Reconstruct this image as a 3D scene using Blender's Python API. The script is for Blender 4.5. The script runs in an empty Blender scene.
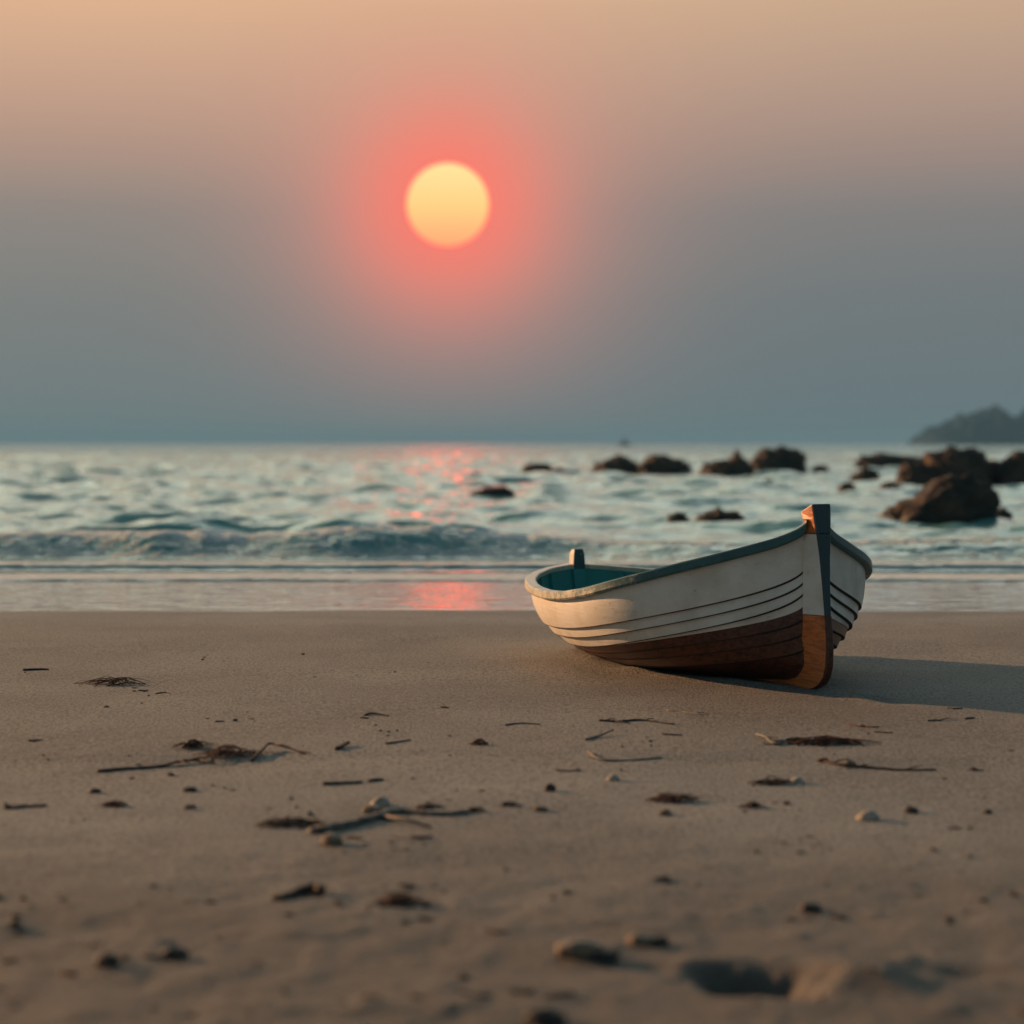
import bpy, bmesh, math, random
import numpy as np
from mathutils import Vector, noise as mnoise

sc = bpy.context.scene
COL = sc.collection
R = math.radians

# ------------------------------------------------------------------ camera
FPX, CAM_H = 2000.0, 1.2
PITCH = math.atan((512 - 443) / FPX)
cam_d = bpy.data.cameras.new('camera')
cam = bpy.data.objects.new('camera', cam_d)
COL.objects.link(cam)
cam.location = (0, 0, CAM_H)
cam.rotation_euler = (math.pi / 2 - PITCH, 0, 0)
cam_d.sensor_width = 36
cam_d.lens = 36 * FPX / 1024
cam_d.clip_start = 0.1
cam_d.clip_end = 20000
cam_d.dof.use_dof = True
cam_d.dof.focus_distance = 10.1
cam_d.dof.aperture_fstop = 1.45
cam_d.dof.aperture_blades = 0
sc.camera = cam

# ------------------------------------------------------------------ sky
SUN_AZ, SUN_EL = math.atan(-64 / FPX), math.atan(237 / FPX)     # the disc that hangs in the haze
w = bpy.data.worlds.new('World')
sc.world = w
w.use_nodes = True
nt = w.node_tree
nt.nodes.clear()


class NG:
    """small node-graph helper"""
    def __init__(self, tree): self.t = tree
    def n(self, kind, **kw):
        nd = self.t.nodes.new(kind)
        for k, v in kw.items(): setattr(nd, k, v)
        return nd
    def put(self, sock, v):
        if isinstance(v, bpy.types.NodeSocket): self.t.links.new(v, sock)
        elif v is not None: sock.default_value = v
    def math(self, op, a, b=None, c=None, clamp=False):
        nd = self.n('ShaderNodeMath', operation=op, use_clamp=clamp)
        self.put(nd.inputs[0], a)
        if b is not None: self.put(nd.inputs[1], b)
        if c is not None: self.put(nd.inputs[2], c)
        return nd.outputs[0]
    def rng(self, v, a, b, c=0.0, d=1.0, mode='SMOOTHSTEP'):
        nd = self.n('ShaderNodeMapRange', interpolation_type=mode)
        for i, x in enumerate((v, a, b, c, d)): self.put(nd.inputs[i], x)
        return nd.outputs[0]
    def mix(self, f, a, b, blend='MIX'):
        nd = self.n('ShaderNodeMix', data_type='RGBA', blend_type=blend)
        self.put(nd.inputs[0], f)
        for s, v in ((nd.inputs[6], a), (nd.inputs[7], b)):
            if isinstance(v, (tuple, list)) and len(v) == 3: v = (*v, 1)
            self.put(s, v)
        return nd.outputs[2]
    def ramp(self, f, stops, interp='LINEAR'):
        nd = self.n('ShaderNodeValToRGB')
        cr = nd.color_ramp
        cr.interpolation = interp
        while len(cr.elements) < len(stops): cr.elements.new(0.5)
        for e, (p, c) in zip(cr.elements, stops):
            e.position = p
            e.color = (*c, 1) if len(c) == 3 else c
        self.put(nd.inputs[0], f)
        return nd.outputs[0]
    def noise(self, vec, scale, detail=3.0, rough=0.55, out=0, dist=0.0):
        nd = self.n('ShaderNodeTexNoise')
        self.put(nd.inputs['Vector'], vec)
        nd.inputs['Scale'].default_value = scale
        nd.inputs['Detail'].default_value = detail
        nd.inputs['Roughness'].default_value = rough
        nd.inputs['Distortion'].default_value = dist
        return nd.outputs[out]
    def mapping(self, vec, scale=(1, 1, 1), rot=(0, 0, 0)):
        nd = self.n('ShaderNodeMapping')
        self.put(nd.inputs['Vector'], vec)
        nd.inputs['Scale'].default_value = scale
        nd.inputs['Rotation'].default_value = rot
        return nd.outputs[0]
    def bump(self, h, strength, dist, normal=None):
        nd = self.n('ShaderNodeBump')
        nd.inputs['Strength'].default_value = strength
        nd.inputs['Distance'].default_value = dist
        self.put(nd.inputs['Height'], h)
        if normal is not None: self.put(nd.inputs['Normal'], normal)
        return nd.outputs[0]


g = NG(nt)
tc = g.n('ShaderNodeTexCoord')
nrm = g.n('ShaderNodeVectorMath', operation='NORMALIZE')
nt.links.new(tc.outputs['Generated'], nrm.inputs[0])
D = nrm.outputs[0]
sx = g.n('ShaderNodeSeparateXYZ'); nt.links.new(D, sx.inputs[0])
el = g.math('ARCSINE', sx.outputs['Z'])                          # radians
az = g.math('ARCTAN2', sx.outputs['X'], sx.outputs['Y'])
el_deg = g.math('MULTIPLY', el, 180 / math.pi)
az_deg = g.math('MULTIPLY', az, 180 / math.pi)
HMAX = 90.0
def e(d): return max(0.0, min(1.0, d / HMAX))
front = g.ramp(g.math('DIVIDE', el_deg, HMAX), [
    (0.0, (0.160, 0.196, 0.203)), (e(1.8), (0.180, 0.205, 0.210)), (e(4.0), (0.205, 0.215, 0.210)),
    (e(6.5), (0.275, 0.240, 0.220)), (e(8.3), (0.44, 0.295, 0.235)), (e(10), (0.57, 0.36, 0.26)),
    (e(12.5), (0.74, 0.46, 0.285)), (e(14.5), (1.60, 1.46, 1.08)), (e(26), (2.35, 2.40, 2.05)),
    (e(34), (0.50, 0.58, 0.58)), (e(42), (0.09, 0.15, 0.17)), (1.0, (0.042, 0.090, 0.122))])
back = g.ramp(g.math('DIVIDE', el_deg, HMAX), [
    (0.0, (0.15, 0.20, 0.21)), (e(10), (0.185, 0.235, 0.24)), (e(19), (0.16, 0.21, 0.22)), (e(30), (0.060, 0.112, 0.140)), (1.0, (0.042, 0.090, 0.122))])
cosaz = g.math('COSINE', az)
fb = g.rng(cosaz, 0.68, 0.95)
skyc = g.mix(fb, back, front)
# the left of the sky is yellower, the right more mauve
azt = g.rng(az_deg, -15, 15)
skyc = g.mix(1.0, skyc, g.mix(azt, (1.05, 1.03, 1.0), (0.82, 0.885, 0.94)), 'MULTIPLY')
# angle to the disc
sdir = (math.sin(SUN_AZ) * math.cos(SUN_EL), math.cos(SUN_AZ) * math.cos(SUN_EL), math.sin(SUN_EL))
dt = g.n('ShaderNodeVectorMath', operation='DOT_PRODUCT')
nt.links.new(D, dt.inputs[0]); dt.inputs[1].default_value = sdir
ang = g.math('MULTIPLY', g.math('ARCCOSINE', g.math('MINIMUM', dt.outputs['Value'], 0.9999999)), 180 / math.pi)
g1 = g.math('EXPONENT', g.math('MULTIPLY', g.math('POWER', g.math('DIVIDE', ang, 2.60), 2.3), -1.0))
g2 = g.math('EXPONENT', g.math('MULTIPLY', g.math('POWER', g.math('DIVIDE', ang, 4.7), 2.0), -1.0))
skyc = g.mix(g.math('MULTIPLY', g2, 0.62), skyc, (0.88, 0.34, 0.24))
skyc = g.mix(g.math('MULTIPLY', g1, 0.98), skyc, (1.06, 0.205, 0.150))
disc = g.rng(ang, 1.142, 1.156, 1.0, 0.0)
dcol = g.ramp(g.rng(el_deg, 5.6, 7.9, 0, 1, 'LINEAR'),
              [(0.0, (0.960, 0.43, 0.185)), (0.5, (0.955, 0.70, 0.250)), (1.0, (0.98, 0.84, 0.36))])
gain = g.n('ShaderNodeVectorMath', operation='MULTIPLY')
nt.links.new(dcol, gain.inputs[0]); gain.inputs[1].default_value = (8.0, 1.0, 1.0)   # a low sun: far more red than a sensor can hold
skyc = g.mix(disc, skyc, gain.outputs[0])
bg = g.n('ShaderNodeBackground')
nt.links.new(skyc, bg.inputs[0])
bg.inputs[1].default_value = 1.0
wo = g.n('ShaderNodeOutputWorld')
nt.links.new(bg.outputs[0], wo.inputs[0])

# ------------------------------------------------------------------ sun lamp (as the shadows fall)
LAMP_EL, LAMP_DIR = R(13.0), Vector((0.83, -0.56))                # the way the shadows run over the sand
ld = bpy.data.lights.new('sun', 'SUN')
ld.energy = 5.0
ld.color = (1.0, 0.53, 0.25)
ld.angle = R(0.9)
lo = bpy.data.objects.new('sun', ld)
COL.objects.link(lo)
hd = LAMP_DIR.normalized()
lo.rotation_euler = Vector((hd.x * math.cos(LAMP_EL), hd.y * math.cos(LAMP_EL), -math.sin(LAMP_EL))).to_track_quat('-Z', 'Y').to_euler()
lo.location = (-20, 20, 12)

sc.view_settings.view_transform = 'Standard'
sc.view_settings.look = 'None'
sc.view_settings.exposure = 0.0
sc.view_settings.gamma = 1.0
sc.render.engine = 'CYCLES'
sc.cycles.use_denoising = True
sc.cycles.max_bounces = 8
sc.cycles.volume_bounces = 1
sc.cycles.caustics_reflective = False
sc.cycles.caustics_refractive = False
sc.cycles.sample_clamp_indirect = 6.0

# ------------------------------------------------------------------ helpers
rng = random.Random(7)


def px(x, y, z=0.0):
    """the point at height z that the pixel (x, y) of the photograph looks at"""
    a = (x - 512) / FPX; b = (512 - y) / FPX
    dy = math.cos(PITCH) + b * math.sin(PITCH)
    dz = -math.sin(PITCH) + b * math.cos(PITCH)
    t = (z - CAM_H) / dz
    return Vector((a * t, dy * t, z))


def vnoise(x, y, seed=0):
    """numpy value noise, -1..1"""
    xi = np.floor(x).astype(np.int64); yi = np.floor(y).astype(np.int64)
    fx = x - xi; fy = y - yi
    fx = fx * fx * fx * (fx * (fx * 6 - 15) + 10); fy = fy * fy * fy * (fy * (fy * 6 - 15) + 10)
    def h(a, b):
        n = (a * 374761393 + b * 668265263 + seed * 974634777) & 0x7fffffff
        n = ((n ^ (n >> 13)) * 1274126177) & 0x7fffffff
        n = n ^ (n >> 16)
        return (n & 0xffff) / 32767.5 - 1.0
    a = h(xi, yi); b = h(xi + 1, yi); c = h(xi, yi + 1); d = h(xi + 1, yi + 1)
    return (a * (1 - fx) + b * fx) * (1 - fy) + (c * (1 - fx) + d * fx) * fy


def fbm(x, y, octs=4, seed=0, gain=0.5):
    s = 0; a = 1.0; t = 0
    for i in range(octs):
        s = s + a * vnoise(x, y, seed + i * 17); t += a
        a *= gain; x = x * 2.03 + 11.3; y = y * 2.03 + 5.1
    return s / t


def link(name, me, mats, parent=None, smooth=True):
    o = bpy.data.objects.new(name, me)
    COL.objects.link(o)
    for m in (mats if isinstance(mats, (list, tuple)) else [mats]): me.materials.append(m)
    if smooth: me.polygons.foreach_set('use_smooth', [True] * len(me.polygons))
    if parent: o.parent = parent
    return o


def mesh(name, v, f, mats, parent=None, smooth=True, midx=None):
    me = bpy.data.meshes.new(name)
    me.from_pydata([tuple(p) for p in v], [], f)
    if midx is not None: me.polygons.foreach_set('material_index', midx)
    me.update()
    return link(name, me, mats, parent, smooth)


def grid_mesh(name, X, Y, Z, mats, attrs=None):
    nr, nc = X.shape
    me = bpy.data.meshes.new(name)
    co = np.stack([X, Y, Z], -1).reshape(-1, 3).astype(np.float32)
    i = (np.arange(nr - 1)[:, None] * nc + np.arange(nc - 1)[None]).ravel()
    q = np.stack([i, i + 1, i + nc + 1, i + nc], 1).astype(np.int32)
    me.vertices.add(len(co)); me.vertices.foreach_set('co', co.ravel())
    me.loops.add(q.size); me.loops.foreach_set('vertex_index', q.ravel())
    me.polygons.add(len(q))
    me.polygons.foreach_set('loop_start', np.arange(0, q.size, 4, dtype=np.int32))
    me.update(calc_edges=True)
    me.validate()
    for k, a in (attrs or {}).items():
        at = me.attributes.new(k, 'FLOAT', 'POINT')
        at.data.foreach_set('value', a.astype(np.float32).ravel())
    return link(name, me, mats)


def tag(o, label=None, cat=None, group=None, kind=None):
    if label: o['label'] = label
    if cat: o['category'] = cat
    if group: o['group'] = group
    if kind: o['kind'] = kind
    return o


def material(name):
    m = bpy.data.materials.new(name)
    m.use_nodes = True
    t = m.node_tree
    bs = t.nodes['Principled BSDF']
    gg = NG(t)
    gg.bs = bs
    gg.obj = gg.n('ShaderNodeTexCoord').outputs['Object']
    gg.pos = gg.n('ShaderNodeNewGeometry').outputs['Position']
    return m, gg


def bset(gg, **kw):
    names = dict(color='Base Color', rough='Roughness', normal='Normal', spec='Specular IOR Level', metal='Metallic', ior='IOR', coat='Coat Weight')
    for k, v in kw.items():
        if isinstance(v, tuple) and len(v) == 3: v = (*v, 1)
        gg.put(gg.bs.inputs[names[k]], v)


# ------------------------------------------------------------------ materials
# sand: dry and damp up to the wash, a mirror of wet sand beyond it
M_sand, s = material('sand')
sp = s.n('ShaderNodeSeparateXYZ'); s.put(sp.inputs[0], s.pos)
wob = s.noise(s.mapping(s.pos, (0.35, 0.35, 0)), 1.0, 2.0)
yy = s.math('ADD', sp.outputs['Y'], s.math('MULTIPLY', s.math('SUBTRACT', wob, 0.5), 0.9))
wet = s.rng(yy, 14.86, 15.12)
damp = s.rng(yy, 11.8, 14.9)
blot = s.noise(s.pos, 0.9, 5.0)
fine = s.noise(s.pos, 34.0, 3.0, 0.6)
pit = s.noise(s.mapping(s.pos, (1.0, 0.5, 1)), 75.0, 2.0, 0.5)
grain = s.noise(s.pos, 320.0, 2.0, 0.7)
c = s.mix(s.rng(blot, 0.35, 0.66), (0.236, 0.224, 0.203), (0.310, 0.296, 0.268))
c = s.mix(s.math('MULTIPLY', s.rng(fine, 0.56, 0.72), 0.40), c, (0.13, 0.105, 0.085))
c = s.mix(s.math('MULTIPLY', s.rng(grain, 0.55, 0.75), 0.55), c, (0.10, 0.082, 0.068))
c = s.mix(s.math('MULTIPLY', s.rng(grain, 0.42, 0.25), 0.40), c, (0.34, 0.30, 0.26))
c = s.mix(s.math('MULTIPLY', s.rng(pit, 0.52, 0.64), 0.66), c, (0.105, 0.088, 0.074))
c = s.mix(s.math('MULTIPLY', s.rng(pit, 0.45, 0.33), 0.55), c, (0.40, 0.37, 0.33))
spk = s.n('ShaderNodeTexVoronoi'); s.put(spk.inputs['Vector'], s.pos); spk.inputs['Scale'].default_value = 26.0
spm = s.math('MULTIPLY', s.rng(spk.outputs['Distance'], 0.13, 0.07), s.rng(s.noise(s.pos, 2.2, 3.0), 0.52, 0.62))
c = s.mix(s.math('MULTIPLY', spm, 0.75), c, (0.05, 0.038, 0.030))
c = s.mix(s.math('MULTIPLY', damp, 0.18), c, (0.14, 0.125, 0.11))
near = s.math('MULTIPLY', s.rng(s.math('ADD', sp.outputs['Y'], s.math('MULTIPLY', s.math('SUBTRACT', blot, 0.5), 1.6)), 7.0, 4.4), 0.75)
c = s.mix(near, c, (0.115, 0.092, 0.072))  # foreground dimming put into the sand colour, darker towards the camera
c = s.mix(wet, c, (0.105, 0.085, 0.072))
b1 = s.noise(s.mapping(s.pos, (1.0, 0.85, 1)), 82.0, 4.0, 0.68)
b2 = s.noise(s.pos, 150.0, 2.0, 0.6)
b3 = s.noise(s.mapping(s.pos, (0.6, 1, 1)), 9.0, 3.0, 0.5)
compact = s.math('MULTIPLY', s.rng(yy, 6.6, 8.2, 0.45, 1.0), s.rng(yy, 12.5, 14.0, 1.0, 0.25))
hgt = s.math('ADD', s.math('MULTIPLY', b1, s.math('MULTIPLY', compact, 0.020)), s.math('ADD', s.math('MULTIPLY', b2, 0.0028), s.math('MULTIPLY', b3, 0.006)))
hgt = s.math('MULTIPLY', hgt, s.rng(wet, 0, 1, 1.0, 0.0))
# the wet sheet keeps a faint ripple
wr = s.noise(s.mapping(s.pos, (0.8, 4.0, 1)), 3.0, 3.0, 0.5)
hgt = s.math('ADD', hgt, s.math('MULTIPLY', s.math('MULTIPLY', wr, wet), 0.017))
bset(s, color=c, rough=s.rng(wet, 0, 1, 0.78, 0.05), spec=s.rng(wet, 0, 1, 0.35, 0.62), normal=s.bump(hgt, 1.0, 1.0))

M_sea, s = material('sea_water')
fo = s.n('ShaderNodeAttribute', attribute_name='foam').outputs['Fac']
ft = s.noise(s.mapping(s.pos, (0.8, 1.2, 1.4)), 7.0, 5.0, 0.65)
fm = s.math('MULTIPLY', s.rng(s.math('ADD', fo, s.math('MULTIPLY', s.math('SUBTRACT', ft, 0.5), 1.3)), 0.34, 0.66), s.rng(fo, 0.02, 0.2))
dist = s.n('ShaderNodeSeparateXYZ'); s.put(dist.inputs[0], s.pos)
nv = s.noise(s.mapping(s.pos, (0.8, 1.0, 1)), 1.9, 4.0, 0.62, out=1)
rip = s.noise(s.mapping(s.pos, (0.55, 1.0, 1)), 2.6, 5.0, 0.6)
rip2 = s.noise(s.mapping(s.pos, (0.6, 1.0, 1)), 0.50, 4.0, 0.6)
far = s.rng(dist.outputs['Y'], 40, 160)
hh = s.math('ADD', s.math('MULTIPLY', rip, 0.06), s.math('MULTIPLY', rip2, s.math('MULTIPLY', far, 0.5)))
calm = s.rng(dist.outputs['Y'], 18.0, 24.0, 0.25, 1.0)
hh = s.math('MULTIPLY', hh, calm)
foamh = s.math('MULTIPLY', s.math('MULTIPLY', ft, fm), 0.05)
bset(s, color=s.mix(fm, s.mix(s.rng(dist.outputs['Y'], 20.0, 22.6), (0.14, 0.29, 0.30), (0.18, 0.44, 0.40)), (0.80, 0.84, 0.83)),
     rough=s.rng(fm, 0, 1, 0.07, 0.75), ior=1.34, spec=0.5)
# chop finer than the mesh: tilt the normal itself, so it does not fade with distance
vm = s.n('ShaderNodeVectorMath', operation='SUBTRACT'); s.put(vm.inputs[0], nv); vm.inputs[1].default_value = (0.5, 0.5, 0.5)
vs_ = s.n('ShaderNodeVectorMath', operation='MULTIPLY'); s.put(vs_.inputs[0], vm.outputs[0])
amp = s.math('MULTIPLY', s.rng(dist.outputs['Y'], 24, 60, 0.20, 1.0), 1.0)
cx_ = s.n('ShaderNodeCombineXYZ'); s.put(cx_.inputs[0], s.math('MULTIPLY', amp, 0.55)); s.put(cx_.inputs[1], s.math('MULTIPLY', amp, 0.95))
s.put(vs_.inputs[1], cx_.outputs[0])
va = s.n('ShaderNodeVectorMath', operation='ADD'); s.put(va.inputs[0], s.bump(s.math('ADD', hh, foamh), 1.0, 1.0)); s.put(va.inputs[1], vs_.outputs[0])
vn_ = s.n('ShaderNodeVectorMath', operation='NORMALIZE'); s.put(vn_.inputs[0], va.outputs[0])
bset(s, normal=vn_.outputs[0])

M_rock, s = material('sea_rock')
n1 = s.noise(s.pos, 1.7, 6.0, 0.6)
n2 = s.noise(s.pos, 9.0, 5.0, 0.65)
c = s.mix(s.rng(n1, 0.35, 0.68), (0.030, 0.026, 0.025), (0.120, 0.074, 0.050))
c = s.mix(s.math('MULTIPLY', s.rng(n2, 0.5, 0.75), 0.6), c, (0.022, 0.020, 0.021))
rz = s.n('ShaderNodeSeparateXYZ'); s.put(rz.inputs[0], s.pos)
wl = s.rng(s.math('ADD', rz.outputs['Z'], s.math('MULTIPLY', s.math('SUBTRACT', n1, 0.5), 0.35)), 0.08, 0.18, 1.0, 0.0)
c = s.mix(s.math('MULTIPLY', wl, 0.8), c, (0.016, 0.017, 0.016))
bset(s, color=c, rough=s.rng(wl, 0, 1, 0.75, 0.35), spec=0.35, normal=s.bump(s.math('ADD', s.math('MULTIPLY', n1, 0.25), s.math('MULTIPLY', n2, 0.06)), 0.9, 1.0))

M_island, s = material('island_forest')
n1 = s.noise(s.pos, 0.12, 5.0, 0.6)
bset(s, color=s.mix(s.rng(n1, 0.35, 0.65), (0.005, 0.017, 0.032), (0.012, 0.032, 0.044)), rough=0.9, spec=0.1, normal=s.bump(n1, 1.0, 4.0))

M_ship, s = material('ship_paint')
bset(s, color=s.mix(s.noise(s.obj, 0.2), (0.03, 0.04, 0.05), (0.05, 0.06, 0.07)), rough=0.6)


def paint(name, base, worn, chip, amount=0.6, rough=0.42, scale=1.0, grimez=True):
    """old oil paint on wood: brush marks along the planks, chips, dirt"""
    m, s = material(name)
    br = s.noise(s.mapping(s.obj, (2.0, 14.0, 26.0)), 2.0 * scale, 4.0, 0.6)
    bl = s.noise(s.obj, 5.0 * scale, 5.0, 0.6)
    sp = s.noise(s.obj, 95.0, 3.0, 0.7)
    ch = s.math('MULTIPLY', s.rng(s.noise(s.mapping(s.obj, (1, 1, 2.2)), 26.0, 4.0, 0.7), 0.635, 0.69), s.rng(bl, 0.45, 0.6))
    c = s.mix(s.math('MULTIPLY', s.rng(bl, 0.35, 0.7), amount), base, worn)
    c = s.mix(s.math('MULTIPLY', s.rng(br, 0.5, 0.75), 0.25), c, worn)
    c = s.mix(s.math('MULTIPLY', s.rng(sp, 0.64, 0.72), 0.35), c, chip)
    c = s.mix(s.math('MULTIPLY', ch, 0.85), c, chip)
    h = s.math('ADD', s.math('MULTIPLY', br, 0.0022), s.math('MULTIPLY', sp, 0.0009))
    h = s.math('SUBTRACT', h, s.math('MULTIPLY', ch, 0.0012))
    bset(s, color=c, rough=s.rng(bl, 0.3, 0.7, rough - 0.08, rough + 0.12), spec=0.45, normal=s.bump(h, 1.0, 1.0))
    return m


M_white = paint('white_paint', (0.87, 0.84, 0.77), (0.66, 0.61, 0.51), (0.30, 0.25, 0.19), 0.75, 0.5)
M_teal = paint('teal_paint', (0.018, 0.105, 0.120), (0.030, 0.130, 0.140), (0.20, 0.22, 0.20), 0.6, 0.42)
M_teal_in = paint('teal_inside_paint', (0.022, 0.250, 0.250), (0.034, 0.300, 0.290), (0.012, 0.100, 0.105), 0.6, 0.5)
M_stemteal = paint('dark_teal_paint', (0.020, 0.062, 0.080), (0.035, 0.085, 0.100), (0.10, 0.10, 0.09), 0.6, 0.4)


def wood(name, a, b, rough, scale=1.0, bump=0.002, coat=0.0):
    m, s = material(name)
    gr = s.noise(s.mapping(s.obj, (2.5, 30.0, 30.0)), 1.6 * scale, 5.0, 0.65, dist=0.4)
    bl = s.noise(s.obj, 6.0, 4.0, 0.6)
    sp = s.noise(s.obj, 70.0, 4.0, 0.75)
    c = s.mix(s.rng(gr, 0.36, 0.62), a, b)
    c = s.mix(s.math('MULTIPLY', s.rng(bl, 0.5, 0.72), 0.45), c, tuple(0.4 * x for x in a))
    c = s.mix(s.math('MULTIPLY', s.rng(sp, 0.66, 0.74), 0.30), c, tuple(min(1, 2.2 * x) for x in b))
    bset(s, color=c, rough=s.rng(gr, 0.3, 0.7, rough, rough + 0.15), spec=0.5, coat=coat,
         normal=s.bump(s.math('ADD', s.math('MULTIPLY', gr, bump), s.math('MULTIPLY', sp, bump * 0.6)), 1.0, 1.0))
    return m


M_bottom = wood('dark_varnished_wood', (0.050, 0.016, 0.009), (0.140, 0.043, 0.021), 0.27)
M_copper = wood('bare_keel_wood', (0.45, 0.112, 0.027), (0.74, 0.220, 0.055), 0.28, 1.3)
M_floor = wood('floor_board_wood', (0.05, 0.075, 0.07), (0.08, 0.10, 0.09), 0.6)

# gunwale: teal at the bow, rubbed to bare cream towards the stern
M_gun, s = material('worn_gunwale_paint')
al = s.n('ShaderNodeAttribute', attribute_name='along').outputs['Fac']
nb = s.noise(s.obj, 9.0, 5.0, 0.65)
nf = s.noise(s.obj, 60.0, 4.0, 0.7)
k = s.math('ADD', al, s.math('ADD', s.math('MULTIPLY', s.math('SUBTRACT', nb, 0.5), 0.9), s.math('MULTIPLY', s.math('SUBTRACT', nf, 0.5), 0.8)))
k = s.rng(k, 0.34, 0.62)
c = s.mix(s.rng(nb, 0.3, 0.7), (0.028, 0.105, 0.118), (0.050, 0.150, 0.160))
cw = s.mix(s.rng(nf, 0.4, 0.7), (0.62, 0.57, 0.46), (0.42, 0.37, 0.28))
c = s.mix(k, c, cw)
bset(s, color=c, rough=0.42, spec=0.5, normal=s.bump(s.math('ADD', s.math('MULTIPLY', nb, 0.003), s.math('MULTIPLY', nf, 0.002)), 1.0, 1.0))


def plain(name, a, b, scale=30.0, rough=0.7, spec=0.35, bump=0.003):
    m, s = material(name)
    n = s.noise(s.obj, scale, 4.0, 0.65)
    bset(s, color=s.mix(s.rng(n, 0.33, 0.68), a, b), rough=rough, spec=spec, normal=s.bump(n, 1.0, bump))
    return m


M_weed = plain('dry_seaweed', (0.030, 0.016, 0.011), (0.085, 0.038, 0.022), 60.0)
M_weed_red = plain('red_brown_seaweed', (0.060, 0.022, 0.013), (0.14, 0.055, 0.030), 60.0)
M_stick = plain('grey_driftwood', (0.12, 0.105, 0.090), (0.26, 0.22, 0.18), 40.0)
M_twig = plain('dark_twig', (0.035, 0.024, 0.018), (0.09, 0.060, 0.042), 50.0)
M_pale = plain('bleached_shell', (0.30, 0.24, 0.18), (0.52, 0.45, 0.37), 25.0, 0.5)
M_stone = plain('brown_pebble', (0.17, 0.115, 0.075), (0.30, 0.21, 0.14), 40.0, 0.55)
M_dark = plain('dark_pebble', (0.030, 0.025, 0.023), (0.075, 0.058, 0.050), 40.0, 0.6)
M_clod = plain('sand_clod', (0.16, 0.115, 0.085), (0.28, 0.21, 0.16), 60.0, 0.9, 0.2)


# ------------------------------------------------------------------ beach
def beach_z(x, y):
    z = np.interp(y, [-200, 13.0, 13.8, 14.6, 15.1, 17.3, 18.0, 20, 26, 60], [0, 0, -0.02, -0.055, -0.062, -0.006, -0.03, -0.09, -0.6, -3.0])
    dry = np.clip((14.0 - y) / 1.5, 0, 1)
    z = z + dry * (0.012 * fbm(x * 0.55, y * 0.8, 3, 3) + 0.005 * fbm(x * 2.6, y * 3.4, 3, 9))
    # low crusted edge where the compact sand ends
    ye = 7.55 + 0.16 * fbm(x * 0.7, x * 0 + 2.2, 3, 21) - 0.07 * x
    z = z + 0.013 / (1 + np.exp(-np.clip((y - ye) / 0.035, -30, 30))) * np.clip(1 - (y - ye) / 3.0, 0, 1)
    # trampled, softer sand close to the lens
    soft = np.clip((6.4 - y) / 1.6, 0, 1)
    z = z + soft * (0.012 * fbm(x * 5.5, y * 5.5, 3, 31) + 0.007 * np.maximum(0, vnoise(x * 13, y * 13, 44)) ** 2)
    # footprint: a hollow with the sand pushed up on its right
    def gs(cx, cy, rx, ry, p=2.0): return np.exp(-(np.abs((x - cx) / rx) ** p + np.abs((y - cy) / ry) ** p))
    wx = x + 0.030 * vnoise(x * 14, y * 14, 71); wy = y + 0.030 * vnoise(x * 13, y * 13, 72)
    def gw(cx, cy, rx, ry, p=2.0): return np.exp(-(np.abs((wx - cx) / rx) ** p + np.abs((wy - cy) / ry) ** p))
    z = z - 0.085 * gw(0.545, 4.44, 0.125, 0.10, 3.2) + 0.048 * gw(0.76, 4.42, 0.10, 0.12) + 0.013 * gs(0.46, 4.60, 0.12, 0.04) + 0.014 * gs(0.60, 4.50, 0.022, 0.03)
    z = z - 0.020 * gs(1.02, 4.50, 0.10, 0.05) + 0.012 * gs(-0.30, 4.2, 0.25, 0.06)
    # sand scuffed up along both sides of the boat, and the groove its keel left
    ca, sa = math.cos(math.pi / 2 + 0.435), math.sin(math.pi / 2 + 0.435)
    bu = (x - 1.478) * ca + (y - 9.75) * sa; bv_ = -(x - 1.478) * sa + (y - 9.75) * ca
    along = np.clip((bu + 0.05) / 0.4, 0, 1) * np.clip((2.35 - bu) / 0.4, 0, 1)
    side_ = np.abs(bv_) - (0.10 + 0.34 * np.sin(np.clip(bu / 2.4, 0, 1) * math.pi))
    z = z + along * (0.020 + 0.010 * vnoise(bu * 5, bv_ * 5, 81)) * np.exp(-(side_ / 0.10) ** 2)
    z = z + 0.010 * np.exp(-(bv_ / 0.10) ** 2) * np.clip((-0.10 - bu) / 0.1, 0, 1) * np.clip((bu + 0.9) / 0.5, 0, 1) * np.sin(bv_ * 38)
    return z


ys = np.concatenate([np.linspace(-60, 2.4, 14)[:-1], 2.4 * np.exp(np.arange(0, 1, 1 / 520) * math.log(17.4 / 2.4)), np.linspace(17.4, 60, 20)])
tt = np.linspace(-1, 1, 641)
sh = np.sign(tt) * np.where(np.abs(tt) < 0.88, np.abs(tt) / 0.88, 1 + ((np.abs(tt) - 0.88) / 0.12) ** 2 * 14)
X = sh[None, :] * (0.285 * np.clip(ys, 2.4, 60) + 0.25)[:, None]
Y = np.repeat(ys[:, None], X.shape[1], 1)
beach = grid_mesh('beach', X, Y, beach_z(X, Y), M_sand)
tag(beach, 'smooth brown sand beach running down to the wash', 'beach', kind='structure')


def bz(x, y): return float(beach_z(np.array([float(x)]), np.array([float(y)]))[0])


# ------------------------------------------------------------------ sea
SEA = -0.05


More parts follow.
